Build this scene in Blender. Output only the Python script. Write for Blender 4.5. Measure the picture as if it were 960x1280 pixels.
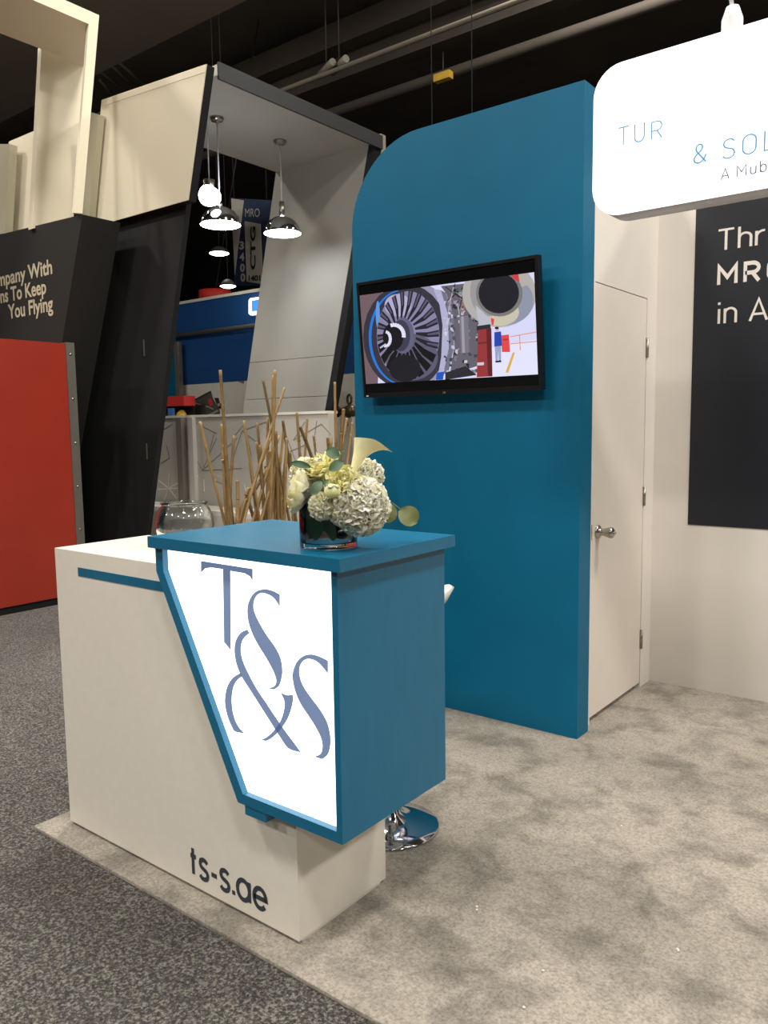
import bpy, bmesh, math, random
from mathutils import Vector, Matrix
random.seed(7)
for o in list(bpy.data.objects): bpy.data.objects.remove(o)
S = bpy.context.scene
COL = S.collection
# ------------------------------------------------------------------ camera
FPX, PITCH, ROLL, YAW, CAMH = 994.53, 6.0875, -0.811, 37.98, 1.4033
_p, _r, _y = (math.radians(a) for a in (PITCH, ROLL, YAW))
CF = Vector((-math.sin(_y)*math.cos(_p), math.cos(_y)*math.cos(_p), -math.sin(_p)))
_r0 = Vector((math.cos(_y), math.sin(_y), 0)); _u0 = _r0.cross(CF)
CR = math.cos(_r)*_r0 + math.sin(_r)*_u0
CU = -math.sin(_r)*_r0 + math.cos(_r)*_u0
CP = Vector((0, 0, CAMH))
cd = bpy.data.cameras.new('camera'); cam = bpy.data.objects.new('camera', cd); COL.objects.link(cam)
cd.sensor_width = 36; cd.sensor_height = 36; cd.sensor_fit = 'VERTICAL'; cd.lens = FPX/1280*36
cd.clip_start = .05; cd.clip_end = 200
cam.matrix_world = Matrix(((CR.x, CU.x, -CF.x, 0), (CR.y, CU.y, -CF.y, 0), (CR.z, CU.z, -CF.z, CAMH), (0, 0, 0, 1)))
S.camera = cam

def at(x, y, X=None, Y=None, Z=None, D=None):
    """point where the sight line of a photo pixel meets a plane of the place"""
    d = CF + CR*((x-480)/FPX) + CU*((640-y)/FPX)
    if X is not None: t = X/d.x
    elif Y is not None: t = Y/d.y
    elif Z is not None: t = (Z-CAMH)/d.z
    else: t = D
    return CP + d*t
# ------------------------------------------------------------------ view, world, hall lights
S.view_settings.view_transform = 'Standard'; S.view_settings.look = 'None'
S.view_settings.gamma = 1; S.view_settings.use_curve_mapping = False
S.view_settings.exposure = 0.03
w = bpy.data.worlds.new('hall'); S.world = w; w.use_nodes = True
w.node_tree.nodes['Background'].inputs[0].default_value = (0, 0, 0, 1)
w.node_tree.nodes['Background'].inputs[1].default_value = 0

def area(name, loc, size, watt, col, aim=None):
    l = bpy.data.lights.new(name, 'AREA'); l.shape = 'SQUARE'; l.size = size; l.energy = watt; l.color = col
    o = bpy.data.objects.new(name, l); COL.objects.link(o); o.location = loc
    if aim is not None: o.rotation_euler = (Vector(aim)-Vector(loc)).to_track_quat('-Z', 'Y').to_euler()
    return o
WARM = (1, .945, .86)
for x in (-10, -4, 2, 8):
    for y in (-8, -2, 4, 10):
        if (x, y) != (-10, 10): area('hall_ceiling_lamp_offscreen', (x, y, 8.7), .9, 350, WARM)
area('hall_ceiling_lamp_offscreen', (-16, 4, 8.7), .9, 350, WARM)

# ------------------------------------------------------------------ materials
MATS = {}
def srgb(r, g, b):
    f = lambda c: ((c/255+.055)/1.055)**2.4 if c > 10 else c/255/12.92
    return (f(r), f(g), f(b), 1)
def mat(name, rgb, rough=.5, metal=0, var=.06, scale=8, bump=0, bscale=200, spec=.5, emit=None, es=0, trans=0, ior=1.45, coat=0, stretch=None):
    m = bpy.data.materials.new(name); m.use_nodes = True; nt = m.node_tree; N = nt.nodes; b = N['Principled BSDF']
    c = srgb(*rgb)
    tc = N.new('ShaderNodeTexCoord')
    vec = tc.outputs['Object']
    if stretch:
        mp = N.new('ShaderNodeMapping'); mp.inputs['Scale'].default_value = stretch; nt.links.new(vec, mp.inputs[0]); vec = mp.outputs[0]
    if var:
        n = N.new('ShaderNodeTexNoise'); n.inputs['Scale'].default_value = scale; n.inputs['Detail'].default_value = 5
        nt.links.new(vec, n.inputs['Vector'])
        r = N.new('ShaderNodeValToRGB'); e = r.color_ramp.elements
        e[0].position = .3; e[1].position = .7
        e[0].color = tuple(v*(1-var) for v in c[:3])+(1,); e[1].color = tuple(min(1, v*(1+var)) for v in c[:3])+(1,)
        nt.links.new(n.outputs[0], r.inputs[0]); nt.links.new(r.outputs[0], b.inputs['Base Color'])
    else: b.inputs['Base Color'].default_value = c
    b.inputs['Roughness'].default_value = rough; b.inputs['Metallic'].default_value = metal
    b.inputs['Specular IOR Level'].default_value = spec
    b.inputs['Transmission Weight'].default_value = trans; b.inputs['IOR'].default_value = ior
    b.inputs['Coat Weight'].default_value = coat
    if bump:
        n2 = N.new('ShaderNodeTexNoise'); n2.inputs['Scale'].default_value = bscale; n2.inputs['Detail'].default_value = 3
        nt.links.new(vec, n2.inputs['Vector'])
        bp = N.new('ShaderNodeBump'); bp.inputs['Strength'].default_value = bump; bp.inputs['Distance'].default_value = .01
        nt.links.new(n2.outputs[0], bp.inputs['Height']); nt.links.new(bp.outputs[0], b.inputs['Normal'])
    if emit:
        b.inputs['Emission Color'].default_value = srgb(*emit); b.inputs['Emission Strength'].default_value = es
    if name.startswith('petal'):
        b.inputs['Subsurface Weight'].default_value = 1; b.inputs['Subsurface Radius'].default_value = (1, .95, .7); b.inputs['Subsurface Scale'].default_value = .012
    MATS[name] = m; return m
mat('white_laminate', (226, 220, 208), .42, var=.02, scale=30, bump=.03, bscale=500)
mat('white_wall', (228, 222, 214), .55, var=.02, scale=4, bump=.03, bscale=300)
mat('white_door', (228, 220, 210), .45, var=.02, scale=5, bump=.03, bscale=300)
mat('teal_paint', (0, 99, 134), .5, var=.05, scale=3, bump=.06, bscale=350, spec=.3)
mat('teal_counter', (14, 98, 132), .33, var=.06, scale=6, bump=.05, bscale=300, stretch=(1, 6, 1))
mat('charcoal_vinyl', (52, 58, 68), .5, var=.03)
mat('logo_film', (110, 128, 160), .5, var=.02, emit=(112, 130, 168), es=.45)
mat('light_panel', (240, 240, 240), .4, var=0, emit=(243, 246, 250), es=2.4)
mat('sign_face', (60, 60, 60), .4, var=0, emit=(250, 249, 250), es=1.9)
mat('sign_edge', (222, 220, 224), .5, var=.03)
mat('sign_blue', (8, 10, 12), .5, var=0, emit=(96, 160, 200), es=1)
mat('sign_grey', (8, 8, 10), .5, var=0, emit=(112, 112, 130), es=1)
mat('chrome', (205, 207, 212), .08, 1, var=.02)
mat('satin_steel', (178, 172, 162), .3, 1, var=.04)
mat('poster_black', (34, 36, 42), .35, var=.05, scale=3)
mat('poster_ink', (228, 220, 212), .5, var=.02)
mat('tv_black', (14, 15, 18), .18, var=.05)
mat('tv_bezel', (20, 20, 23), .35, var=.05)
mat('clear_glass', (250, 252, 252), .02, var=0, trans=1, ior=1.45)
mat('water', (225, 238, 236), .02, var=0, trans=1, ior=1.33)
mat('bamboo', (150, 122, 78), .5, var=.22, scale=14, stretch=(3, 3, 1), bump=.1, bscale=60)
mat('bamboo_dark', (122, 98, 60), .55, var=.25, scale=14, stretch=(3, 3, 1), bump=.1, bscale=60)
mat('planter', (70, 66, 60), .6, var=.08)
mat('gravel', (95, 88, 78), .9, var=.3, scale=60, bump=.6, bscale=90)
mat('petal_cream', (244, 238, 196), .6, var=.06, scale=25)
mat('petal_white', (248, 243, 214), .6, var=.05, scale=25)
mat('petal_green', (226, 228, 160), .6, var=.08, scale=25)
mat('petal_yellow', (244, 238, 178), .55, var=.06, scale=25)
mat('leaf', (88, 112, 84), .5, var=.15, scale=30)
mat('leaf_dark', (52, 84, 56), .45, var=.15, scale=30)
mat('leaf_olive', (112, 118, 70), .5, var=.12, scale=30)
mat('stem', (96, 122, 70), .5, var=.1)
mat('pebble', (28, 30, 36), .3, var=.15, scale=20)
mat('stool_white', (232, 230, 224), .3, var=.02)
mat('red_paint', (152, 48, 34), .3, var=.04, scale=3, coat=.2)
mat('aluminium', (130, 126, 118), .35, .6, var=.05)
mat('black_paint', (24, 24, 26), .7, var=.08, scale=3)
mat('text_wall_black', (46, 45, 44), .6, var=.05, scale=3)
mat('black_base', (18, 18, 18), .6, var=.05)
mat('beige_panel', (236, 227, 202), .6, var=.02, scale=2)
mat('arch_grey', (198, 194, 184), .6, var=.02, scale=2)
mat('arch_edge', (36, 37, 40), .6, var=.05)
mat('frame_beige', (170, 164, 140), .6, var=.02, scale=2)
mat('cream_letters', (206, 198, 170), .5, var=.03)
mat('half_wall', (205, 200, 190), .22, var=.02, scale=2)
mat('line_dark', (140, 135, 126), .4, var=.05)
mat('line_white', (245, 240, 228), .4, var=.02)
mat('post_grey', (128, 122, 112), .4, var=.04)
mat('blue_wall', (18, 66, 122), .5, var=.03, scale=2)
mat('print_grey', (78, 76, 72), .5, var=.15, scale=12)
mat('print_dark', (44, 42, 40), .5, var=.1)
mat('print_light', (150, 146, 138), .5, var=.1)
mat('print_red', (196, 62, 56), .5, var=.05)
mat('red_fabric', (205, 52, 48), .6, var=.04)
mat('yellow', (214, 172, 60), .5, var=.1)
mat('blue_item', (70, 120, 190), .5, var=.1)
mat('banner_navy', (44, 58, 92), .6, var=.04)
mat('banner_white', (200, 198, 188), .6, var=.03)
mat('bronze', (86, 72, 50), .35, .5, var=.15, scale=20)
mat('lamp_glow', (255, 255, 255), .4, var=0, emit=(245, 250, 255), es=22)
mat('lamp_glow_soft', (255, 255, 255), .4, var=0, emit=(255, 246, 226), es=14)
mat('logo_glow', (255, 255, 255), .4, var=0, emit=(235, 244, 255), es=1.2)
mat('logo_glow_blue', (60, 120, 220), .4, var=0, emit=(60, 130, 230), es=1)
mat('ceiling_dark', (98, 92, 86), .9, var=.2, scale=.6)
mat('beam_dark', (78, 71, 64), .8, var=.15, scale=1)
mat('duct', (128, 119, 107), .6, var=.08, scale=1)
mat('duct_pale', (130, 124, 112), .6, var=.05)
mat('cable', (60, 60, 60), .5, var=.05)
mat('white_cord', (236, 238, 242), .4, var=.02)
mat('lint', (240, 238, 230), .8, var=.02)
mat('hall_wall', (84, 86, 90), .9, var=.2, scale=.5)

def carpet(name, c_lo, c_mid, c_hi, blotch, fine, bstr, blot_amt, sp=(.35, .5, .65)):
    m = bpy.data.materials.new(name); m.use_nodes = True; nt = m.node_tree; N = nt.nodes; b = N['Principled BSDF']
    tc = N.new('ShaderNodeTexCoord')
    n = N.new('ShaderNodeTexNoise'); n.inputs['Scale'].default_value = fine; n.inputs['Detail'].default_value = 4; n.inputs['Roughness'].default_value = .7
    nt.links.new(tc.outputs['Object'], n.inputs['Vector'])
    r = N.new('ShaderNodeValToRGB'); e = r.color_ramp.elements
    e[0].position = sp[0]; e[0].color = srgb(*c_lo); e[1].position = sp[2]; e[1].color = srgb(*c_hi)
    k = e.new(sp[1]); k.color = srgb(*c_mid)
    nt.links.new(n.outputs[0], r.inputs[0])
    n2 = N.new('ShaderNodeTexNoise'); n2.inputs['Scale'].default_value = blotch; n2.inputs['Detail'].default_value = 6; n2.inputs['Roughness'].default_value = .62
    n2.inputs['Distortion'].default_value = .3
    nt.links.new(tc.outputs['Object'], n2.inputs['Vector'])
    r2 = N.new('ShaderNodeValToRGB'); e2 = r2.color_ramp.elements
    e2[0].position = .36; e2[0].color = (1-blot_amt,)*3+(1,); e2[1].position = .54; e2[1].color = (1, 1, 1, 1)
    nt.links.new(n2.outputs[0], r2.inputs[0])
    mx = N.new('ShaderNodeMix'); mx.data_type = 'RGBA'; mx.blend_type = 'MULTIPLY'; mx.inputs[0].default_value = 1
    nt.links.new(r.outputs[0], mx.inputs[6]); nt.links.new(r2.outputs[0], mx.inputs[7]); nt.links.new(mx.outputs[2], b.inputs['Base Color'])
    bp = N.new('ShaderNodeBump'); bp.inputs['Strength'].default_value = bstr; bp.inputs['Distance'].default_value = .012
    nt.links.new(n.outputs[0], bp.inputs['Height']); nt.links.new(bp.outputs[0], b.inputs['Normal'])
    b.inputs['Roughness'].default_value = .95; b.inputs['Specular IOR Level'].default_value = .15
    b.inputs['Sheen Weight'].default_value = .15
    MATS[name] = m
carpet('plush_carpet', (136, 129, 118), (163, 155, 143), (181, 173, 161), 5.4, 120, .6, .43)
carpet('speckled_carpet', (24, 22, 22), (66, 63, 60), (136, 129, 121), 1.5, 125, .7, .15, (.40, .5, .62))

# ------------------------------------------------------------------ mesh helpers (world coordinates)
ORG = {}
class MB:
    def __init__(s): s.v = []; s.f = []; s.sm = []
    def add(s, vs, fs, smooth=False):
        k = len(s.v); s.v += [Vector(q) for q in vs]
        for f in fs: s.f.append([i+k for i in f]); s.sm.append(smooth)
        return s
    def box(s, a, b):
        x0, y0, z0 = a; x1, y1, z1 = b
        return s.add([(x0,y0,z0),(x1,y0,z0),(x1,y1,z0),(x0,y1,z0),(x0,y0,z1),(x1,y0,z1),(x1,y1,z1),(x0,y1,z1)],
                     [(0,3,2,1),(4,5,6,7),(0,1,5,4),(1,2,6,5),(2,3,7,6),(3,0,4,7)])
    def prism(s, pts, off, smooth=False):
        n = len(pts); off = Vector(off); pts = [Vector(q) for q in pts]
        s.add(pts+[q+off for q in pts], [tuple(range(n)), tuple(range(2*n-1, n-1, -1))])
        k = len(s.v)-2*n
        for i in range(n):
            j = (i+1) % n; s.f.append([k+i, k+i+n, k+j+n, k+j]); s.sm.append(smooth)
        return s
    def flat(s, pts): return s.add(pts, [tuple(range(len(pts)))])
    def tube(s, pts, rad, n=10, cap=True):
        pts = [Vector(q) for q in pts]; rad = rad if isinstance(rad, (list, tuple)) else [rad]*len(pts)
        k = len(s.v); up = None
        for i, q in enumerate(pts):
            t = (pts[min(i+1, len(pts)-1)]-pts[max(i-1, 0)]).normalized()
            if up is None: up = t.orthogonal().normalized()
            up = (up - t*up.dot(t)).normalized(); sd = t.cross(up)
            for j in range(n):
                a = 2*math.pi*j/n; s.v.append(q+(up*math.cos(a)+sd*math.sin(a))*rad[i])
        for i in range(len(pts)-1):
            for j in range(n):
                j2 = (j+1) % n; s.f.append([k+i*n+j, k+i*n+j2, k+(i+1)*n+j2, k+(i+1)*n+j]); s.sm.append(True)
        if cap:
            s.f.append([k+j for j in range(n)][::-1]); s.sm.append(False)
            m = k+(len(pts)-1)*n; s.f.append([m+j for j in range(n)]); s.sm.append(False)
        return s
    def lathe(s, c, prof, n=40, axis=(0, 0, 1)):
        c = Vector(c); ax = Vector(axis).normalized(); a1 = ax.orthogonal().normalized(); a2 = ax.cross(a1); k = len(s.v)
        for r, h in prof:
            for j in range(n):
                a = 2*math.pi*j/n; s.v.append(c+ax*h+(a1*math.cos(a)+a2*math.sin(a))*max(r, 1e-4))
        for i in range(len(prof)-1):
            for j in range(n):
                j2 = (j+1) % n; s.f.append([k+i*n+j, k+i*n+j2, k+(i+1)*n+j2, k+(i+1)*n+j]); s.sm.append(True)
        return s
    def build(s, name, m, parent=None, origin=None, bevel=0):
        o0 = ORG[parent] if parent is not None else (Vector(origin) if origin is not None else
             Vector((sum(q.x for q in s.v)/len(s.v), sum(q.y for q in s.v)/len(s.v), min(q.z for q in s.v))))
        me = bpy.data.meshes.new(name); me.from_pydata([q-o0 for q in s.v], [], s.f); me.update()
        me.polygons.foreach_set('use_smooth', s.sm)
        bm = bmesh.new(); bm.from_mesh(me); bmesh.ops.recalc_face_normals(bm, faces=bm.faces)
        if bevel:
            bmesh.ops.bevel(bm, geom=[e for e in bm.edges if len(e.link_faces) == 2 and e.calc_face_angle(0) > .5], offset=bevel, segments=2, affect='EDGES', profile=.7)
        bm.to_mesh(me); bm.free()
        for x in (m if isinstance(m, (list, tuple)) else [m]): me.materials.append(MATS[x])
        o = bpy.data.objects.new(name, me); COL.objects.link(o)
        if parent is not None: o.parent = parent
        else: o.location = o0
        ORG[o] = o0
        return o
def tag(o, label=None, cat=None, group=None, kind=None):
    if label: o['label'] = label
    if cat: o['category'] = cat
    if group: o['group'] = group
    if kind: o['kind'] = kind
    return o
def thing(name, loc, label, cat, group=None):
    o = bpy.data.objects.new(name, None); COL.objects.link(o); o.location = loc; o.empty_display_size = .1
    ORG[o] = Vector(loc); return tag(o, label, cat, group)
def B(name, a, b, m, parent=None, bevel=0): return MB().box(a, b).build(name, m, parent, bevel=bevel)
def spline(pts, n=6, closed=False):
    P = [Vector(q) for q in pts]; out = []; L = len(P)
    for i in range(L if closed else L-1):
        g = (lambda k: P[k % L]) if closed else (lambda k: P[max(0, min(L-1, k))])
        p0, p1, p2, p3 = g(i-1), g(i), g(i+1), g(i+2)
        for k in range(n):
            t = k/n; out.append(.5*((2*p1)+(p2-p0)*t+(2*p0-5*p1+4*p2-p3)*t*t+(3*p1-p0-3*p2+p3)*t**3))
    if not closed: out.append(P[-1])
    return out
def text_mesh(body, offset=0, shear=0, spacing=1):
    cu = bpy.data.curves.new('txt', 'FONT'); cu.body = body; cu.offset = offset; cu.shear = shear; cu.space_character = spacing
    cu.resolution_u = 6
    o = bpy.data.objects.new('txt', cu); COL.objects.link(o); bpy.context.view_layer.update()
    me = bpy.data.meshes.new_from_object(o.evaluated_get(bpy.context.evaluated_depsgraph_get()))
    vs = [q.co.copy() for q in me.vertices]; fs = [tuple(f.vertices) for f in me.polygons]
    bpy.data.objects.remove(o); bpy.data.curves.remove(cu); bpy.data.meshes.remove(me)
    return vs, fs
def lettering(name, body, m, parent, Y, x0, x1, z0, z1, ref=None, zref=None, offset=0, shear=0, spacing=1, thick=.001, ax=None):
    """flat letters on a plane facing -Y; ref text spans x0..x1, zref text spans z0..z1"""
    vs, fs = text_mesh(body, offset, shear, spacing)
    rv = text_mesh(ref or body, offset, shear, spacing)[0]; zv = text_mesh(zref or body, offset, shear, spacing)[0]
    a, b = min(q.x for q in rv), max(q.x for q in rv); c, d = min(q.y for q in zv), max(q.y for q in zv)
    sx, sz = (x1-x0)/(b-a), (z1-z0)/(d-c)
    mb = MB()
    P = [Vector((x0+(q.x-a)*sx, Y, z0+(q.y-c)*sz)) for q in vs]
    mb.add(P, fs)
    return mb.build(name, m, parent)

def arc(cx, cy, rx, ry, a0, a1, n=10): return [(cx+rx*math.cos(math.radians(a0+(a1-a0)*i/n)), cy+ry*math.sin(math.radians(a0+(a1-a0)*i/n))) for i in range(n+1)]
def sp2(pts, n=5): return [(q.x, q.y) for q in spline([(x, y, 0) for x, y in pts], n)]
_S = [(.52,.86),(.42,.96),(.26,1),(.08,.92),(.03,.75),(.1,.6),(.27,.52),(.46,.43),(.54,.26),(.46,.07),(.27,0),(.1,.04),(0,.15)]
GL = {'T': [[(0,1),(.6,1)],[(.3,1),(.3,0)]], 'U': [[(0,1)]+arc(.28,.28,.28,.28,180,360)+[(.56,1)]],
 'R': [[(0,0),(0,1)]+arc(.3,.74,.26,.26,90,-90)+[(0,.48)],[(.3,.48),(.58,0)]],
 '&': [sp2([(.64,0),(.4,.31),(.16,.62),(.11,.8),(.17,.95),(.29,1),(.41,.93),(.43,.77),(.33,.61),(.12,.43),(.02,.25),(.08,.07),(.25,0),(.43,.07),(.56,.24),(.63,.42)])],
 'S': [sp2(_S)], 's': [sp2([(x*.8,y*.7) for x,y in _S])], 'O': [arc(.3,.7,.3,.3,0,180)+arc(.3,.3,.3,.3,180,360)+[(.6,.7)]], 'L': [[(0,1),(0,0),(.45,0)]],
 'A': [[(0,0),(.33,1),(.66,0)],[(.11,.31),(.55,.31)]], 'M': [[(0,0),(0,1),(.37,.38),(.74,1),(.74,0)]],
 'u': [[(0,.7)]+arc(.22,.22,.22,.22,180,360)+[(.44,.7)],[(.44,.3),(.44,0)]], 'b': [[(0,1.05),(0,0)],arc(.24,.35,.24,.35,0,360,20)],
 'h': [[(0,1.03),(0,0)],[(0,.4)]+arc(.22,.48,.22,.22,180,0)+[(.44,0)]], 'n': [[(0,.7),(0,0)],[(0,.4)]+arc(.22,.48,.22,.22,180,0)+[(.44,0)]],
 'r': [[(0,.7),(0,0)],[(0,.4)]+arc(.26,.42,.26,.27,180,80)], 'o': [arc(.25,.35,.25,.35,0,360,20)], 'i': [[(0,.7),(0,0)],[(0,.90),(0,1.02)]],
 't': [[(.14,.95),(.14,0)],[(0,.66),(.32,.66)]], '-': [[(0,.33),(.30,.33)]], '.': [[(.04,0),(.04,.15)]], 'a': [arc(.31,.34,.31,.34,0,360,22),[(.62,.7),(.62,0)]],
 'e': [[(.03,.35),(.62,.35)]+arc(.32,.34,.3,.34,2,320,20)]}
def ribbon(pl, w):
    P = [Vector((x, y)) for x, y in pl]; cl = (P[0]-P[-1]).length < 1e-6
    if cl: P = P[:-1]
    n = len(P); A, C = [], []
    for i in range(n):
        a = P[(i-1) % n] if (cl or i) else None; b = P[(i+1) % n] if (cl or i < n-1) else None
        d1 = (P[i]-a).normalized() if a is not None else None; d2 = (b-P[i]).normalized() if b is not None else None
        if d1 is None: d1 = d2
        if d2 is None: d2 = d1
        n1 = Vector((-d1.y, d1.x)); n2 = Vector((-d2.y, d2.x)); m = (n1+n2)
        m = n1 if m.length < .2 else m.normalized(); k = w/2/max(.45, m.dot(n1)); A.append(P[i]+m*k); C.append(P[i]-m*k)
    F = [(i, (i+1) % n, n+(i+1) % n, n+i) for i in range(n if cl else n-1)]
    return A+C, F
def strokes(body, w, m, parent, Y, x0, x1, z0, zcap, sp=.2, ref=None, name='letter', gx=1):
    """letters drawn as flat pen strokes on a plane facing -Y; the first len(ref) letters span x0..x1, capitals z0..zcap"""
    pos = []; x = 0
    for ch in body:
        if ch == ' ': x += .32; continue
        wd = gx*max(q[0] for pl in GL[ch] for q in pl); pos.append((ch, x)); x += wd+sp
    k = len((ref or body).replace(' ', '')); end = pos[k-1][1]+gx*max(q[0] for pl in GL[pos[k-1][0]] for q in pl)
    sx = (x1-x0)/(end+w); sz = (zcap-z0)
    for ch, px in pos:
        mb = MB()
        for q, pl in enumerate(GL[ch]):
            vs, fs = ribbon([(a_*gx, b_) for a_, b_ in pl], w); mb.add([(x0+(v.x+px+w/2)*sx, Y-q*2e-5, z0+v.y*sz) for v in vs], fs)
        mb.build(name, m, parent)

# ================================================================== SETTING
FL = -.012
tag(MB().box((-40, -12, FL-.1), (14, 30, FL)).build('floor', 'speckled_carpet'), 'dark speckled grey aisle carpet covering the hall floor', None, kind='structure')
tag(MB().box((-40, -12, 9), (14, 30, 9.2)).build('ceiling', 'ceiling_dark'), 'dark unlit exhibition hall ceiling', None, kind='structure')
tag(MB().box((-40, 24, 0), (14, 24.2, 9)).build('wall_far', 'hall_wall'), 'dark far wall of the exhibition hall', None, kind='structure')
tag(MB().box((-30.2, -12, 0), (-30, 24, 9)).build('wall_hall_side', 'hall_wall'), 'dark side wall of the exhibition hall', None, kind='structure')
tag(B('booth_carpet', (-2.675, 1.36, FL), (3.6, 5.2, 0), 'plush_carpet', bevel=.004), 'mottled beige plush booth carpet laid beside the dark aisle', 'carpet')

# teal accent wall with rounded upper corner
XL, XR, YW, ZT, RC = -2.705, -1.4445, 3.231, 2.81, .42
pts = [(XR, YW, 0), (XR, YW, ZT)]
for k in range(15):
    a = math.pi/2*k/14; pts.append((XL+RC-RC*math.sin(a), YW, ZT-RC+RC*math.cos(a)))
pts.append((XL, YW, 0))
tag(MB().prism(pts, (0, .12, 0)).build('wall_left', 'teal_paint'), 'teal painted booth wall with a rounded upper corner', None, kind='structure')
# white wall holding the door
XD, YB_ = -1.475, 4.2326
wl = MB(); wl.box((XD-.06, YW+.1, 0), (XD, 3.437, 2.79)); wl.box((XD-.06, 4.090, 0), (XD, YB_, 2.79)); wl.box((XD-.06, 3.437, 2.034), (XD, 4.090, 2.79))
tag(wl.build('wall_side', 'white_wall'), 'narrow white booth wall around the storage door', None, kind='structure')
tag(MB().box((-2.7, YB_, 0), (3.4, YB_+.08, 2.79)).build('wall_back', 'white_wall'), 'white booth back wall carrying the black poster', None, kind='structure')
tag(MB().box((-2.69, YW+.121, 0), (-2.63, YB_-.001, 2.3)).build('wall_closet_blocker', 'white_wall'), 'unseen white side wall added to keep light out of the storage closet', None, kind='structure')  # hidden wall, added so the gaps around the door go dark
d1 = bpy.data.objects.new('door_1', None); COL.objects.link(d1); d1.location = (XD, 3.76, 0); ORG[d1] = Vector(d1.location)
tag(d1, 'white flush storage door with steel knob and three hinges', None, kind='structure')
B('door_leaf', (XD-.044, 3.4405, .028), (XD-.002, 4.086, 2.0305), 'white_door', d1)
for z in (1.787, 1.028, .264):
    h = MB().box((XD-.001, 4.078, z-.05), (XD+.003, 4.102, z+.05)).tube([(XD+.006, 4.088, z-.05), (XD+.006, 4.088, z+.05)], .006, 10).build('hinge', 'satin_steel', d1)
    for dz in (-.035, 0, .035):
        MB().lathe((XD+.003, 4.097, z+dz), [(0, .0015), (.003, .0015), (.003, 0)], 8, (1, 0, 0)).build('screw', 'aluminium', h)
kn = MB().lathe((XD-.002, 3.505, .905), [(.033, 0), (.033, .006), (.026, .012), (.018, .014), (.016, .03), (.020, .042), (.026, .062), (.025, .072), (.017, .078), (.0, .079)], 32, (1, 0, 0)).build('door_knob', 'satin_steel', d1)
MB().lathe((XD+.074, 3.505, .905), [(.006, 0), (.006, .012), (0, .013)], 12, (1, 0, 0)).build('key_button', 'satin_steel', kn)
B('strike_plate', (XD-.001, 3.428, .875), (XD+.0015, 3.436, .945), 'satin_steel', d1)

# ================================================================== RECEPTION COUNTER
rc = thing('reception_counter', (-2.0, 1.64, 0), 'white reception counter with a teal pod and an illuminated logo panel', 'counter')
CX0, CX1, CY0, CY1, CZ = -2.583, -1.445, 1.449, 1.834, 1.0036
cb = B('cabinet_body', (CX0, CY0, .012), (CX1, CY1, CZ), 'white_laminate', rc, bevel=.002)
B('plinth', (CX0+.02, CY0+.018, 0), (CX1-.006, CY1-.02, .014), 'white_laminate', rc)
B('teal_stripe', (-2.44, CY0-.002, .920), (-1.93, CY0+.004, .949), 'teal_counter', rc)
strokes('ts-s.ae', .165, 'charcoal_vinyl', cb, CY0-.001, -1.908, -1.564, .052, .140, sp=.21)
FY = 1.385; PB = 1.839; ZS0, ZS1 = 1.0685, 1.1013
outer = [(-1.921, ZS0), (-1.921, .998), (-1.602, .390), (-1.224, .390), (-1.224, ZS0)]
inner = [(-1.888, ZS0-.004), (-1.888, 1.002), (-1.581, .419), (-1.243, .419), (-1.243, ZS0-.004)]
pod = MB().prism([(x, FY+.02, z) for x, z in outer], (0, PB-FY-.02, 0)).build('pod_body', 'teal_counter', rc)
fr = MB(); n = 5
V = [(x, FY, z) for x, z in outer]+[(x, FY, z) for x, z in inner]+[(x, FY+.02, z) for x, z in outer]+[(x, FY+.02, z) for x, z in inner]
F = []
for i in range(n):
    j = (i+1) % n; F += [(i, j, n+j, n+i), (i, 2*n+i, 2*n+j, j), (n+i, n+j, 3*n+j, 3*n+i)]
fr.add(V, F); fr.build('pod_frame', 'teal_counter', rc)
lp = MB().prism([(x, FY+.0185, z) for x, z in inner], (0, .0035, 0)).build('light_panel', 'light_panel', rc)
tag(lp, 'glowing white panel')
B('counter_top', (-1.9325, 1.3675, ZS0), (-1.2005, 1.859, ZS1), 'teal_counter', rc, bevel=.0015)
B('tab', (-1.577, 1.388, .362), (-1.497, CY0+.01, .392), 'teal_counter', rc)
def logo(pts, sharp=False):
    P = [at(170+x/2.91, 640+y/2.909, Y=FY+.0178) for x, y in pts]
    return MB().prism(P if sharp else spline(P, 5, True), (0, .0006, 0)).build('logo_letter', 'logo_film', lp)
logo([(236,178),(424,207),(424,250),(414,234),(395,223),(343,214),(344,360),(345,503),(320,473),(318,340),(316,208),(275,202),(252,205),(236,221)], True)
def curve_logo(a, b):
    P = [at(170+x/2.91, 640+y/2.909, Y=FY+.0178) for x, y in a]; Q = [at(170+x/2.91, 640+y/2.909, Y=FY+.0178) for x, y in b]
    return MB().prism(spline(P, 5)+spline(Q, 5), (0, .0006, 0)).build('logo_letter', 'logo_film', lp)
curve_logo([(523,300),(495,286),(465,281),(435,290),(415,315),(405,350),(408,395),(422,440),(445,485),(470,525),(490,560),(504,590),(510,615),(502,634),(478,640)],
           [(500,646),(520,632),(530,600),(532,570),(525,530),(505,490),(480,455),(455,415),(435,375),(427,345),(432,315),(448,297),(470,296),(500,312),(523,345)])
curve_logo([(698,541),(670,527),(640,518),(610,523),(585,545),(571,580),(570,610),(580,655),(600,700),(630,745),(655,785),(672,820),(678,850),(672,878),(648,890)],
           [(678,899),(698,880),(707,845),(706,810),(695,765),(670,720),(640,680),(612,640),(597,605),(594,570),(605,545),(628,534),(662,547),(698,588)])
curve_logo([(405,427),(380,440),(362,470),(358,510),(366,555),(385,600),(420,655),(455,710),(490,765),(525,820),(555,860),(600,874)],
           [(600,874),(575,840),(545,800),(510,750),(475,697),(440,645),(410,590),(388,540),(381,500),(388,465),(412,440)])
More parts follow.
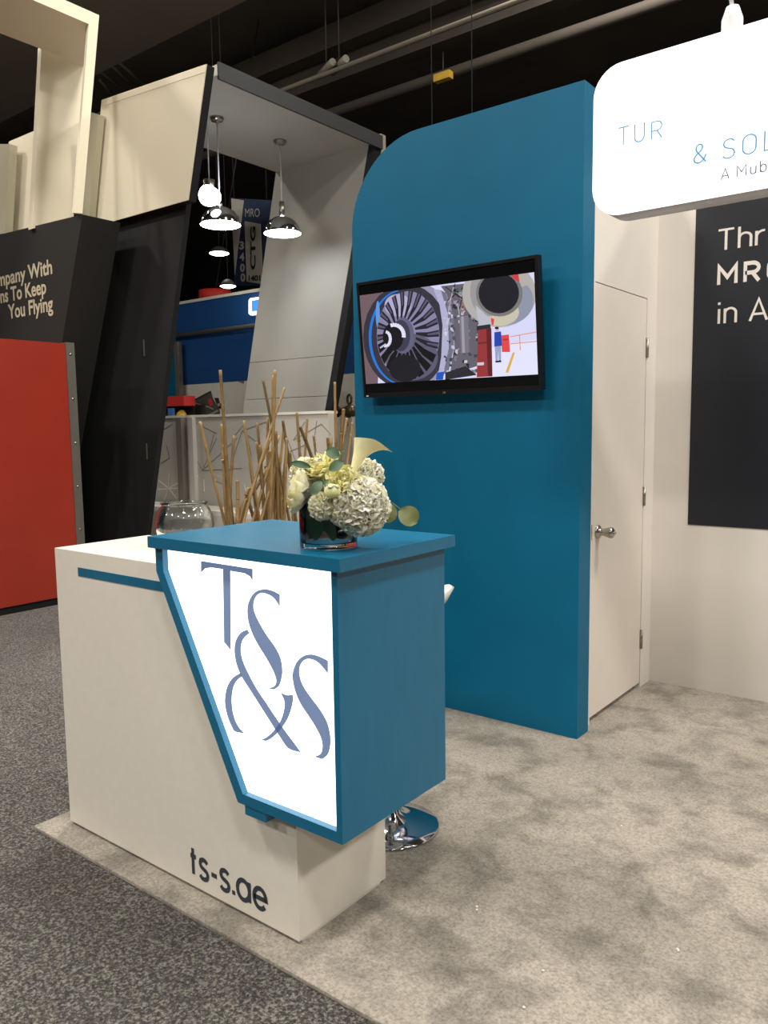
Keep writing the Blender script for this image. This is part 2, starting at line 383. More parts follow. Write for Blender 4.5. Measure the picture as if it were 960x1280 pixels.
curve_logo([(380,585),(350,605),(330,640),(323,690),(332,740),(348,780),(360,798),(395,805)],
           [(395,805),(372,780),(355,740),(348,690),(352,645),(365,615),(386,597)])
curve_logo([(526,657),(548,666),(571,668),(566,710),(552,750),(530,785),(502,815),(475,832),(457,828)],
           [(457,828),(480,815),(505,790),(525,760),(537,725),(540,690),(526,657)])

# ================================================================== TV
tv = thing('wall_television', (-2.1, 3.2, 1.55), 'flat screen television tilted on the teal wall showing a jet engine', 'television')
TB = Vector((0, 3.17, 1.553)); TN = Vector((0, 3.123, 2.117)); TU = (TN-TB).normalized(); TO = Vector((0, -TU.z, TU.y))  # outward
def tvp(x, y, out=0):
    d = CF + CR*((x-480)/FPX) + CU*((640-y)/FPX); p0 = TB+TO*out
    return CP + d*((p0-CP).dot(TO)/d.dot(TO))
def tq(u, v, out=0): return Vector((u, 0, 0))+TB+TU*v+TO*out
tx0, tx1, th = -2.592, -1.597, .566
hs = MB(); hs.prism([tq(tx0,0,-.004), tq(tx1,0,-.004), tq(tx1,th,-.004), tq(tx0,th,-.004)], TO*-.03)
hs.prism([tq(tx0+.15,.06,-.03), tq(tx1-.15,.06,-.03), tq(tx1-.15,th-.12,-.03), tq(tx0+.15,th-.12,-.03)], TO*-.015); hs.build('housing', 'tv_bezel', tv)
bz = MB(); e = .014
bz.prism([tq(tx0,0,-.004), tq(tx1,0,-.004), tq(tx1,e+.008,-.004), tq(tx0,e+.008,-.004)], TO*.006)
bz.prism([tq(tx0,th-e,-.004), tq(tx1,th-e,-.004), tq(tx1,th,-.004), tq(tx0,th,-.004)], TO*.006)
bz.prism([tq(tx0,e,-.004), tq(tx0+e,e,-.004), tq(tx0+e,th-e,-.004), tq(tx0,th-e,-.004)], TO*.006)
bz.prism([tq(tx1-e,e,-.004), tq(tx1,e,-.004), tq(tx1,th-e,-.004), tq(tx1-e,th-e,-.004)], TO*.006); bz.build('bezel', 'tv_bezel', tv)
sc = MB().flat([tq(tx0+e,e,-.002), tq(tx1-e,e,-.002), tq(tx1-e,th-e,-.002), tq(tx0+e,th-e,-.002)]).build('screen', 'tv_black', tv)
B('wall_mount', (-2.3, 3.16, 1.72), (-1.9, 3.231, 1.95), 'black_base', tv)
vs, fs = text_mesh('LG', .01); sx = .0135
mb = MB(); mb.add([tq(-2.110+q.x*sx, .005+q.y*sx, .0022) for q in vs], fs); mb.build('maker_mark', 'print_light', tv)
MB().flat([tq(tx0+.016,.006,.0022), tq(tx0+.03,.006,.0022), tq(tx0+.03,.011,.0022), tq(tx0+.016,.011,.0022)]).build('pale_mark', 'poster_ink', tv)  # small pale mark near the end of the lower bezel
# picture on the screen: flat emissive shapes, one mesh
PV, PF, PC = [], [], []
QUAD = [(68,247),(845,143),(862,597),(98,640)]
def clip(poly):
    for i in range(4):
        a, b = QUAD[i], QUAD[(i+1) % 4]; out = []
        sd = lambda q: (b[0]-a[0])*(q[1]-a[1])-(b[1]-a[1])*(q[0]-a[0])
        for k in range(len(poly)):
            p, q = poly[k], poly[(k+1) % len(poly)]; sp, sq = sd(p), sd(q)
            if sp >= 0: out.append(p)
            if sp*sq < 0: t = sp/(sp-sq); out.append((p[0]+(q[0]-p[0])*t, p[1]+(q[1]-p[1])*t))
        poly = out
        if len(poly) < 3: return []
    return poly
LAY = [0]
def pic(col, pts):
    pts = clip(list(pts))
    if len(pts) < 3: return
    LAY[0] += 1; k = len(PV)
    for x, y in pts: PV.append(tvp(430+x/3.5556, 300+y/3.5556, -.0018+LAY[0]*6e-6))
    PF.append(list(range(k, k+len(pts)))); PC.append(srgb(*col))
def ell(cx, cy, rx, ry, a0=0, a1=360, n=28): return [(cx+rx*math.cos(math.radians(a0+(a1-a0)*i/n)), cy+ry*math.sin(math.radians(a0+(a1-a0)*i/n))) for i in range(n+(0 if a1-a0 == 360 else 1))]
def strk(col, pts, w):
    for (a, b), (c, d) in zip(pts, pts[1:]):
        l = math.hypot(c-a, d-b) or 1; nx, ny = -(d-b)/l*w/2, (c-a)/l*w/2
        pic(col, [(a+nx, b+ny), (c+nx, d+ny), (c-nx, d-ny), (a-nx, b-ny)])
rg = random.Random(3)
pic((214,214,246), QUAD)
pic((226,226,252), [(640,480),(862,440),(862,600),(600,612)])
pic((168,140,142), [(60,240),(150,230),(130,640),(90,642)]); pic((96,84,96), [(85,300),(140,250),(110,560),(86,500)])
pic((150,146,176), ell(335,420,150,228)); pic((112,92,98), [(60,242),(170,228),(150,642),(90,642)]); pic((52,50,62), ell(275,430,190,235))
pic((36,118,214), ell(262,432,152,212,100,262)+ell(262,432,140,206,262,100)); pic((92,150,220), ell(150,330,9,60))
pic((134,130,164), ell(285,425,140,198)); pic((92,88,112), ell(300,520,118,104)); pic((176,172,206), ell(240,290,60,50))
for k in range(22):
    a = 360*k/22+5; g_ = lambda da, r_: (268+17*r_+(52+86*r_)*math.cos(math.radians(a+da)), 425+(74+124*r_)*math.sin(math.radians(a+da)))
    lowr = math.sin(math.radians(a)) > .25; wd_ = 13.5 if lowr else 9.5
    pic((14,14,20) if lowr else (34,32,44), [g_(0, 0), g_(5, .5), g_(4, 1), g_(4+wd_*.9, 1), g_(5+wd_, .5), g_(wd_*.8, 0)])
    if not lowr: pic((88,84,108), [g_(5+wd_*.3, .5), g_(4+wd_*.2, 1), g_(4+wd_*.6, 1), g_(5+wd_*.6, .5)])
pic((24,24,32), ell(270,570,70,60)); pic((96,96,124), ell(262,425,50,80)); pic((60,60,80), ell(252,425,42,70)); pic((16,16,24), ell(218,430,46,62))
strk((224,224,246), ell(222,425,44,48,-110,10,10), 17); strk((224,224,246), ell(186,440,20,32,-90,110,10), 13); strk((190,190,214), [(160,480),(186,462)], 7)
pic((176,174,206), [(398,218),(430,222),(466,330),(470,470),(448,570),(415,620),(432,520),(438,380),(425,290)])
pic((112,110,130), [(430,222),(452,235),(490,340),(488,480),(466,580),(440,600),(466,480),(462,330)])
pic((100,96,108), [(430,205),(570,190),(600,380),(592,560),(470,600),(490,470),(488,340),(455,240)])
for k in range(170):
    x = rg.uniform(440,598); y = rg.uniform(195,590); s_ = rg.uniform(4,15)
    c = rg.choice([(52,50,58),(150,146,168),(120,116,130),(82,78,88),(190,188,210),(66,62,72),(104,98,100),(34,32,40),(206,204,226)])
    pic(c, [(x,y),(x+s_,y+rg.uniform(-5,5)),(x+s_*rg.uniform(.5,1.2),y+s_*rg.uniform(.6,1.8)),(x+rg.uniform(-4,4),y+s_)])
pic((118,116,126), [(512,340),(552,336),(556,500),(520,505)]); pic((156,154,168), [(520,340),(532,339),(538,500),(526,502)])
for k in range(12): strk(rg.choice([(40,36,40),(170,166,176),(92,140,110),(190,110,60)]), [(rg.uniform(450,590), rg.uniform(200,300)), (rg.uniform(450,590), rg.uniform(230,380))], 4)
pic((176,172,168), ell(690,240,165,148)); pic((142,148,168), ell(715,270,128,108,-40,120)+[(690,250)]); pic((198,192,172), ell(690,320,88,62)); pic((152,150,150), ell(640,230,80,110)); pic((120,118,118), ell(690,238,104,102)); pic((28,28,38), ell(688,236,90,90))
pic((186,186,196), [(585,290),(640,340),(662,372),(600,380)]); pic((206,60,66), [(742,158),(775,152),(780,186),(760,178)]); pic((222,70,74), [(652,345),(668,352),(664,380),(656,376)])
pic((44,40,46), [(590,382),(650,374),(654,400),(590,404)])
pic((150,52,56), [(595,400),(655,392),(660,606),(590,610)]); pic((112,40,46), [(597,455),(656,450),(656,458),(597,463)]); pic((206,200,206), [(592,545),(622,543),(622,556),(592,558)]); pic((96,32,38), [(632,396),(655,392),(660,606),(640,606)])
pic((28,84,190), [(412,590),(446,584),(440,620),(408,622)]); pic((40,40,46), [(450,590),(540,560),(590,600),(450,622)])
strk((226,150,110), [(738,430),(860,408)], 4); strk((226,150,110), [(738,462),(860,450)], 4); strk((226,150,110), [(780,420),(784,490)], 4)
pic((226,170,70), [(718,588),(750,500),(760,500),(730,590)])
pic((224,72,72), [(698,424),(733,420),(738,498),(702,498)]); pic((186,50,54), [(706,440),(730,438),(731,446),(707,448)])
pic((206,176,172), ell(681,396,8,10)); pic((30,30,44), ell(679,391,9,6)); pic((32,70,176), [(668,410),(698,406),(702,470),(668,474)]); pic((150,160,196), [(670,474),(698,470),(698,535),(688,536),(686,490),(684,538),(674,538)]); pic((30,30,36), [(672,538),(698,534),(700,543),(674,545)])
me = bpy.data.meshes.new('screen_picture'); me.from_pydata([q-ORG[tv] for q in PV], [], PF); me.update()
ca = me.color_attributes.new('print', 'FLOAT_COLOR', 'CORNER')
for p_, c in zip(me.polygons, PC):
    for li in p_.loop_indices: ca.data[li].color = c
pm = bpy.data.materials.new('screen_picture'); pm.use_nodes = True; nt = pm.node_tree
an = nt.nodes.new('ShaderNodeVertexColor'); an.layer_name = 'print'; pb = nt.nodes['Principled BSDF']; pb.inputs['Base Color'].default_value = (.01, .01, .01, 1); pb.inputs['Roughness'].default_value = .25
nt.links.new(an.outputs[0], pb.inputs['Emission Color']); pb.inputs['Emission Strength'].default_value = 1.0
me.materials.append(pm); po = bpy.data.objects.new('screen_picture', me); COL.objects.link(po); po.parent = sc
ORG[po] = ORG[tv]

# ================================================================== HANGING SIGN
sg = thing('hanging_sign', (-.1, 2.55, 2.07), 'glowing white rounded lightbox sign hung above the booth', 'sign')
SY = 2.55; SX0, SX1, SZ0, SZ1 = -1.283*SY/2.95, .9, CAMH+(2.175-CAMH)*SY/2.95, CAMH+(2.712-CAMH)*SY/2.95
def rrect(x0, x1, z0, z1, r, Y, n=9):
    P = []
    for cx, cz, a0 in ((x1-r, z1-r, 0), (x0+r, z1-r, 90), (x0+r, z0+r, 180), (x1-r, z0+r, 270)):
        for k in range(n): a = math.radians(a0+90*k/(n-1)); P.append((cx+r*math.cos(a), Y, cz+r*math.sin(a)))
    return P
MB().prism(rrect(SX0, SX1, SZ0, SZ1, .092, SY+.003), (0, .10, 0), True).build('sign_case', 'sign_edge', sg)
MB().prism(rrect(SX0, SX1, SZ0, SZ1, 0.092, SY), (0, .003, 0)).build('front_face', 'sign_face', sg)
MB().prism(rrect(SX0+.008, SX1-.008, SZ0+.008, SZ1-.008, .084, SY+.101), (0, .003, 0)).build('rear_face', 'sign_face', sg)
LY = SY-.0006
KS = SY/2.95
def sl_(body, w, m, x0, x1, z0, z1, sp=.2, ref=None): strokes(body, w, m, sg, LY, x0*KS, x1*KS, CAMH+(z0-CAMH)*KS, CAMH+(z1-CAMH)*KS, sp, ref)
sl_('TU', .075, 'sign_blue', -1.187, -1.086, 2.418, 2.482, .36)
sl_('R', .07, 'sign_blue', -1.064, -1.022, 2.414, 2.474)
sl_('&', .085, 'sign_blue', -.914, -.867, 2.300, 2.362)
sl_('SOL', .075, 'sign_blue', -.817, -.707, 2.296, 2.358, .38, 'SO')
sl_('A Mub', .11, 'sign_grey', -.820, -.673, 2.229, 2.264, .36)
for x in (-.815*KS, .45):
    c = MB().lathe((x, SY+.056, SZ1), [(.030, 0), (.030, .05), (.018, .085), (.0, .09)], 20).build('hanger', 'white_cord', sg)
    MB().tube([(x, SY+.056, SZ1+.08), (x-.075, SY+.056, SZ1+.5), (x-.9, SY+.056, 9)], .006, 8).build('cord', 'white_cord', c)

# ================================================================== POSTER
ps = thing('black_poster', (-.2, YB_, .87), 'large black poster with white lettering on the white back wall', 'poster')
B('poster_sheet', (-1.288, YB_-.006, .875), (1.3, YB_-.0005, 2.466), 'poster_black', ps)
PY = YB_-.0066
strokes('Thro', .105, 'poster_ink', ps, PY, -1.183, -.957, 2.249, 2.346, .2, 'Thr')
strokes('MRO', .22, 'poster_ink', ps, PY, -1.177, -.975, 2.083, 2.170, .58, 'MR', gx=1.5)
strokes('in A', .105, 'poster_ink', ps, PY, -1.169, -.935, 1.893, 1.995, .24)

# ================================================================== VASE AND FLOWERS
VC = Vector((-1.352, 1.50, ZS1))
vz = thing('glass_vase', VC, 'round clear glass vase of white flowers on the teal counter top', 'vase')
MB().lathe(VC, [(0, 0), (.072, 0), (.0735, .004), (.0735, .118), (.0705, .119), (.0695, .116), (.0695, .018), (.066, .0145), (0, .0145)], 48).build('vase_glass', 'clear_glass', vz)
def blob(c, rx, ry, rz, seed):
    r_ = random.Random(seed); bm = bmesh.new(); bmesh.ops.create_icosphere(bm, subdivisions=3, radius=1)
    f = [r_.uniform(0, 6) for _ in range(3)]
    mb = MB(); bm.verts.ensure_lookup_table()
    mb.add([Vector(c)+Vector((q.co.x*rx, q.co.y*ry, q.co.z*rz))*(1+.08*math.sin(3*q.co.x+f[0])+.06*math.sin(4*q.co.y+f[1])) for q in bm.verts], [[q.index for q in fa.verts] for fa in bm.faces], True)
    bm.free(); return mb
for i, (dx, dy, rr) in enumerate([(-.032, -.026, .021), (.040, .012, .014), (-.002, .040, .014)]):
    tag(blob((VC.x+dx, VC.y+dy, VC.z+.0155+rr*.72), rr, rr, rr*.7, i).build('pebble', 'pebble'), 'dark rounded pebble at the bottom of the glass vase', 'pebble', 'pebbles in the vase')

def petal(mb, c, out, up, L, W, cup, ruff, rgn, nl=4, nw=4, pt=False):
    out = out.normalized(); sd = out.cross(up).normalized(); nm = sd.cross(out); ph = rgn.uniform(0, 6); k = len(mb.v)
    for i in range(nl+1):
        t = i/nl; wd = W*(max(.02, math.sin(math.pi*(.1+.9*t)))**.8 if pt else .35+.65*math.sin(math.pi*min(1, .18+.72*t)))
        for j in range(nw+1):
            s_ = j/nw*2-1
            mb.v.append(c+out*L*t*(1-.12*s_*s_)+sd*wd*s_*.5+nm*(cup*L*(t*t)+cup*.5*W*s_*s_+ruff*L*t*math.sin(s_*5+ph)))
    for i in range(nl):
        for j in range(nw):
            a = k+i*(nw+1)+j; mb.f.append([a, a+1, a+nw+2, a+nw+1]); mb.sm.append(True)
def fl(px, py, dd=0): return at(px, py, D=2.005+dd)
TOWARD = (CP-VC).normalized()
def stem_to(o, c, tx):
    base = VC+Vector((tx[0], tx[1], .03))
    MB().tube(spline([base, base.lerp(c, .55)+Vector((0, 0, .01)), c], 4), .0026, 7).build('stem', 'stem', o)
def bloom(name, px, py, dd, rad, n, m, label, kind, seed, face=None, grp=None, tx=(0, 0)):
    r_ = random.Random(seed); c = fl(px, py, dd); mb = MB()
    ax = (face or (c-(VC+Vector((0, 0, .06))))).normalized()
    if kind == 'carnation':       # ball of ruffled florets
        for i in range(n):
            z = 1-1.75*(i+.5)/n; a = i*2.39996; rr = math.sqrt(max(0, 1-z*z)); e1 = ax.orthogonal().normalized(); e2 = ax.cross(e1)
            dr = (ax*z+e1*rr*math.cos(a)+e2*rr*math.sin(a)).normalized()
            tw = Vector((r_.uniform(-1, 1), r_.uniform(-1, 1), r_.uniform(-1, 1)))
            for q in range(3):
                t1 = (dr.cross(tw).normalized()*math.cos(q*2.09)+dr.cross(dr.cross(tw)).normalized()*math.sin(q*2.09))
                petal(mb, c+dr*rad*r_.uniform(.70, .78), dr*.8+t1*.6, dr, rad*r_.uniform(.26, .36), rad*.56, -.10, .10, r_, 3, 6)
        mb.lathe(c-ax*rad*.2, [(0, -rad*.5), (rad*.5, -rad*.35), (rad*.68, .15*rad), (rad*.6, rad*.55), (rad*.35, rad*.78), (0, rad*.86)], 16, ax)
    else:                          # rose: whorls of cupped petals
        e1 = ax.orthogonal().normalized(); e2 = ax.cross(e1)
        for ring, (tilt, ln, wd, cnt) in enumerate([(1.25, 1.0, 1.05, 7), (1.0, .98, .98, 7), (.72, .92, .9, 6), (.48, .86, .75, 5), (.25, .82, .6, 5)]):
            for q in range(cnt):
                a = q*2*math.pi/cnt+ring*.7+r_.uniform(-.15, .15); dr = e1*math.cos(a)+e2*math.sin(a)
                petal(mb, c-ax*rad*.55+dr*rad*.08, dr*math.sin(tilt)+ax*math.cos(tilt), ax, rad*ln*1.15, rad*wd*1.15, .10 if kind == 'star' else .22, .05, r_, 6, 4, kind == 'star')
        mb.lathe(c-ax*rad*.5, [(0, -.02*rad), (rad*.2, 0), (rad*.3, rad*.35), (rad*.2, rad*.75), (0, rad*.85)], 12, ax)
    t = thing(name, c, label, 'flower', grp)
    mb.build('petals', m, t); stem_to(t, c-ax*rad*.5, tx)
    return t
PX = 2.0/FPX
bloom('carnation', 450, 633, -.045, 37*PX, 150, 'petal_white', 'large pale ruffled flower head overhanging the vase rim', 'carnation', 1, tx=(.01, -.01))
bloom('carnation', 403, 633, -.07, 18*PX, 70, 'petal_cream', 'small ruffled cream flower head just above the vase rim', 'carnation', 2, tx=(0, -.015))
bloom('carnation', 458, 596, .02, 23*PX, 90, 'petal_white', 'white ruffled flower head beneath the calla lily', 'carnation', 3, tx=(.01, .01))
bloom('carnation', 429, 641, -.068, 18*PX, 70, 'petal_cream', 'cream ruffled flower head hanging over the vase front', 'carnation', 11, tx=(.01, -.01))
bloom('chrysanthemum', 374, 613, -.03, 29*PX, 0, 'petal_cream', 'cream drooping flower head on the bouquet side facing the bamboo', 'rose', 4, face=Vector((-.75, -.6, .25)), tx=(-.02, 0))
bloom('chrysanthemum', 384, 594, .01, 23*PX, 90, 'petal_cream', 'pale yellow flower head under the pointed rose', 'carnation', 5, tx=(-.01, 0))
bloom('rose', 399, 580, -.03, 27*PX, 0, 'petal_yellow', 'pale yellow open rose with pointed petals at the bouquet top', 'star', 6, face=Vector((-.15, -.55, .8)), tx=(-.01, .01))
bloom('rose', 430, 601, -.07, 22*PX, 0, 'petal_yellow', 'pale yellow rose in the middle of the bouquet', 'rose', 7, face=TOWARD+Vector((.1, 0, .55)), tx=(0, 0))
# bud
bc = fl(416, 614, -.115); t = thing('ranunculus_bud', bc, 'small round green-white bud at the bouquet front', 'flower')
mb = blob(bc, .0185, .0185, .0185, 5)
for k in range(5):
    a = k*1.256; dr = Vector((math.cos(a), math.sin(a), 0)); petal(mb, bc-Vector((0, 0, .018)), dr*.9+Vector((0, 0, .5)), Vector((0, 0, 1)), .03, .026, .55, .02, random.Random(k))
mb.build('petals', 'petal_green', t); stem_to(t, bc-Vector((0, 0, .012)), (0, -.01))
# calla lily
c0 = fl(438, 598, -.055); c1 = fl(461, 541, -.06)
t = thing('calla_lily', c0, 'cream calla lily with a curled pointed tip on top of the bouquet', 'flower')
mb = MB(); ax = (c1-c0).normalized(); LN = (c1-c0).length; sd = CR-ax*CR.dot(ax); sd.normalize(); nn = ax.cross(sd); nseg, m_ = 36, 14
for i in range(m_+1):
    tt = i/m_
    for j in range(nseg):
        a = 2*math.pi*j/nseg; tip = max(0, math.cos(a))**5; lip = .5+.5*math.cos(a)
        r0 = .006+.019*tt**1.25+.010*max(0, tt-.7)/.3*(.4+.6*lip)+tip*.036*max(0, (tt-.45)/.55)**1.6
        h = LN*tt*(.80+.15*lip)-tip*.016*max(0, (tt-.75)/.25)**2
        mb.v.append(c0+ax*h+(sd*math.cos(a)+nn*math.sin(a)*(.8-.35*tip*tt))*r0)
for i in range(m_):
    for j in range(nseg): j2 = (j+1) % nseg; mb.f.append([i*nseg+j, i*nseg+j2, (i+1)*nseg+j2, (i+1)*nseg+j]); mb.sm.append(True)
mb.build('spathe', 'petal_cream', t); stem_to(t, c0, (.01, .005))
MB().tube([c0+ax*.01, c0+ax*LN*.45, c0+ax*LN*.75], [.004, .0045, .002], 8).build('spadix', 'yellow', t)
# eucalyptus
def leaf(mb, base, tip, W, nrm, bend=.12):
    L = (tip-base).length; out = (tip-base).normalized(); sd = out.cross(nrm).normalized(); n_ = sd.cross(out); k = len(mb.v); nl = 8
    for i in range(nl+1):
        tt = i/nl; wd = W*math.sin(math.pi*min(1, max(.02, tt)))**.5
        for j in (-1, -.5, 0, .5, 1): mb.v.append(base+out*L*tt+sd*wd*.5*j+n_*(bend*L*math.sin(math.pi*tt)+.08*W*j*j))
    for i in range(nl):
        for j in range(4): a = k+i*5+j; mb.f.append([a, a+1, a+6, a+5]); mb.sm.append(True)
def sprig(label, stem_px, leaves, m, tx=(0, 0)):
    P = [fl(*q) for q in stem_px]; t = thing('eucalyptus_sprig', P[0], label, 'foliage')
    base = VC+Vector((tx[0], tx[1], .05))
    MB().tube(spline([base]+P, 4), .0014, 6).build('stem', 'stem', t)
    for (bx, by, tx_, ty, wpx, dd) in leaves:
        mb = MB(); leaf(mb, fl(bx, by, dd), fl(tx_, ty, dd-.004), wpx*PX, TOWARD+Vector((0, 0, .25))); mb.build('leaf', m, t)
sprig('eucalyptus sprig with two round olive leaves reaching past the counter edge', [(470, 628, .03), (488, 628, .03), (502, 638, .03)],
      [(491, 631, 478, 653, 25, .03), (500, 637, 521, 655, 27, .03)], 'leaf_olive', (.02, .01))
sprig('eucalyptus sprig with grey-green leaves rising among the top flowers', [(416, 590, -.04), (424, 572, -.03), (428, 563, -.03)],
      [(424, 571, 407, 563, 15, -.085), (412, 588, 430, 577, 13, -.095), (425, 566, 431, 562, 3, -.06)], 'leaf', (0, .01))
sprig('eucalyptus sprig with a narrow dark leaf pointing to the bamboo', [(395, 584, -.02), (386, 582, -.04)],
      [(388, 584, 363, 579, 9, -.075)], 'leaf_dark', (-.01, .01))
sprig('grey-green leaf pair between the cream flower heads and the bud', [(398, 606, -.08), (394, 612, -.085)],
      [(402, 602, 389, 619, 13, -.105), (403, 606, 412, 600, 5, -.105)], 'leaf', (-.01, -.01))
t = thing('broad_leaf', VC+Vector((0, 0, .03)), 'broad dark green leaf curled inside the glass vase', 'foliage')
for a, b, w_ in (((.045, -.03, .02), (.03, -.045, .1), .028), ((-.05, -.01, .03), (-.045, -.03, .1), .022), (( -.02, -.045, .025), (-.015, -.055, .1), .03), ((.005, -.055, .02), (.02, -.05, .105), .03)):
    mb = MB(); leaf(mb, VC+Vector(a), VC+Vector(b), w_, TOWARD); mb.build('leaf_blade', 'leaf_dark', t)

# ================================================================== GLASS BOWL
BC = Vector((-2.222, 1.728, CZ))
t = thing('glass_bowl', BC, 'empty round clear glass fishbowl on the white counter', 'bowl')
pr = [(0, .0), (.05, 0), (.075, .016), (.094, .045), (.1005, .075), (.096, .108), (.083, .134), (.074, .142), (.078, .149), (.0805, .150), (.0795, .1515), (.076, .151), (.0715, .143), (.0805, .133), (.0935, .1075), (.098, .075), (.0915, .046), (.073, .019), (.05, .006), (0, .006)]
MB().lathe(BC, pr, 56).build('bowl_glass', 'clear_glass', t)

# ================================================================== BAR STOOL
SC = Vector((-1.648, 2.118, 0))
t = thing('bar_stool', SC, 'white bar stool with a round chrome base behind the counter', 'stool')
MB().lathe(SC, [(0, .0), (.168, 0), (.176, .004), (.172, .009), (.12, .018), (.07, .032), (.04, .055), (.03, .08), (0, .08)], 56).build('base', 'chrome', t)
MB().lathe(SC, [(.026, .06), (.026, .45), (.019, .45), (.019, .70), (.05, .71), (.05, .73)], 24).build('column', 'chrome', t)
MB().tube([SC+Vector((.13*math.cos(a), .13*math.sin(a)-.02, .3)) for a in [math.pi*2*k/24 for k in range(25)]], .009, 8).build('footrest', 'chrome', t)
mb = MB(); k = 0; ns, nr = 40, 8          # shell seat with raised rim toward the aisle side
for i in range(nr+1):
    for j in range(ns):
        a = 2*math.pi*j/ns; rr = i/nr; lift = max(0, math.cos(a-.35))**1.2
        zz = .742+.02*rr**4+ (rr**3)*.105*lift
        rad_ = (.195+.03*lift)*rr**.8
        mb.v.append(SC+Vector((rad_*math.cos(a), rad_*math.sin(a), zz)))
for i in range(nr):
    for j in range(ns): j2 = (j+1) % ns; mb.f.append([i*ns+j, i*ns+j2, (i+1)*ns+j2, (i+1)*ns+j]); mb.sm.append(True)
so = mb.build('seat', 'stool_white', t); sm_ = so.modifiers.new('thick', 'SOLIDIFY'); sm_.thickness = .018; sm_.offset = 0

# ================================================================== BAMBOO
PXB, PZ = -2.5, .55
t = thing('planter_box', (PXB, 2.5, 0), 'long dark planter holding the bamboo poles behind the counter', 'planter')
mb = MB()
for a, b in (((-2.64, 1.93, 0), (-2.36, 1.95, PZ)), ((-2.64, 3.06, 0), (-2.36, 3.08, PZ)), ((-2.64, 1.93, 0), (-2.62, 3.08, PZ)), ((-2.38, 1.93, 0), (-2.36, 3.08, PZ))): mb.box(a, b)
mb.build('planter_body', 'planter', t); tag(B('gravel_fill', (-2.62, 1.95, .3), (-2.38, 3.06, .42), 'gravel', t), kind='stuff')
sticks = [((327,8),(350,330),(372,650)),((240,230),(290,440),(340,640)),((333,240),(342,440),(352,650)),((386,290),(372,480),(365,640)),((400,482),(402,560),(400,650)),
 ((427,225),(465,460),(495,640)),((486,235),(508,520),(520,640)),((553,30),(551,300),(560,640)),((562,8),(556,250),(540,640)),((510,50),(545,230),(590,480)),((603,85),(545,260),(430,650)),
 ((530,215),(530,430),(528,640)),((595,225),(625,430),(650,640)),((600,250),(582,430),(560,640)),((580,290),(525,460),(470,640)),((565,270),(571,450),(575,640)),((655,190),(663,300),(672,420)),
 ((700,215),(694,310),(688,420)),((668,250),(690,305),(715,370)),((727,290),(732,330),(738,380)),((818,60),(820,200),(824,380)),((856,175),(849,270),(840,380)),((870,215),(858,290),(845,370)),
 ((893,235),(886,300),(878,360)),((787,300),(789,330),(792,370)),((803,300),(801,330),(798,370)),((530,430),(470,530),(410,620)),((480,480),(447,560),(415,640)),((625,360),(634,500),(640,640)),
 ((455,400),(470,520),(485,640)),((605,480),(600,560),(595,640)),((540,300),(480,470),(415,655)),((560,430),(552,540),(545,640)),((345,330),(362,490),(378,640)),((612,300),(607,450),(603,640)),((548,350),(512,500),(478,640)),((498,330),(505,480),(516,640)),((575,380),(540,520),(505,640))]
rg = random.Random(5); poles = []
for q in (11, 13, 15, 6, 7, 29, 36, 2): j_ = rg.uniform(-18, 18); sticks.append(tuple((x+j_+rg.uniform(-6, 6), y+(rg.uniform(60, 160) if k == 0 else 0)) for k, (x, y) in enumerate(sticks[q])))
for i, s3 in enumerate(sticks):
    X = PXB + rg.uniform(-.08, .08)
    P = [at(180+x/3.4286, 460+y/3.4286, X=X) for x, y in s3]
    d = (P[2]-P[0]).normalized(); Q = P[2]
    Y2 = Q.y + d.y/ -d.z*(Q.z-.42) if d.z < 0 else Q.y
    end = Vector((X+rg.uniform(-.01, .01), max(1.99, min(3.02, Y2)), .42))
    raw = [P[0], P[1], P[2], end]; path = spline(raw, 7); L = 0; rad = []; newp = []
    r0 = rg.uniform(.0056, .0078); acc = rg.uniform(0, .1)
    for k2, q in enumerate(path):
        if k2: acc += (q-path[k2-1]).length
        node = acc > .16
        if node: acc = 0
        if node and 0 < k2 < len(path)-1:
            dn = (path[k2+1]-q).normalized()*.006; newp += [q-dn, q, q+dn]; rad += [r0, r0*1.22, r0]
        else: newp.append(q); rad.append(r0)
    poles.append((P[0].y, P[0].z, end.y-P[0].y, MB().tube(newp, rad, 9).build('bamboo_pole', 'bamboo' if i % 3 else 'bamboo_dark', origin=end)))
NUM = 'first second third fourth fifth sixth seventh eighth ninth tenth eleventh twelfth thirteenth fourteenth fifteenth sixteenth seventeenth eighteenth nineteenth'.split()
NUM += ['twentieth']+['twenty-'+q for q in NUM[:9]]+['thirtieth']+['thirty-'+q for q in NUM[:9]]+['fortieth']+['forty-'+q for q in NUM[:9]]
for k, (y_, z_, tl, o) in enumerate(sorted(poles, key=lambda q: -q[0])):
    tag(o, ('tall' if z_ > 1.58 else 'medium' if z_ > 1.40 else 'short')+' bamboo pole '+('leaning toward the teal wall' if tl < -.06 else 'leaning toward the aisle' if tl > .06 else 'nearly upright')+', tip '+NUM[k]+' from the teal wall', 'bamboo', 'bamboo poles in the planter')

# ================================================================== NEIGHBOURING BOOTH
# red cabinet wall
t = thing('red_cabinet', (-6.35, 2.2, FL), 'tall glossy red cabinet with a bolted metal corner strip across the aisle', 'cabinet')
B('red_panel', (-6.6, .4, .05), (-6.07, 3.60, 2.115), 'red_paint', t); B('base', (-6.58, .42, FL), (-6.09, 3.62, .05), 'black_base', t)
st = B('corner_strip', (-6.6, 3.60, 0), (-6.062, 3.675, 2.125), 'aluminium', t)
for k in range(6): MB().lathe((-6.062, 3.637, 2.03-k*.36), [(.010, 0), (.009, .004), (0, .006)], 10, (1, 0, 0)).build('bolt', 'satin_steel', st)
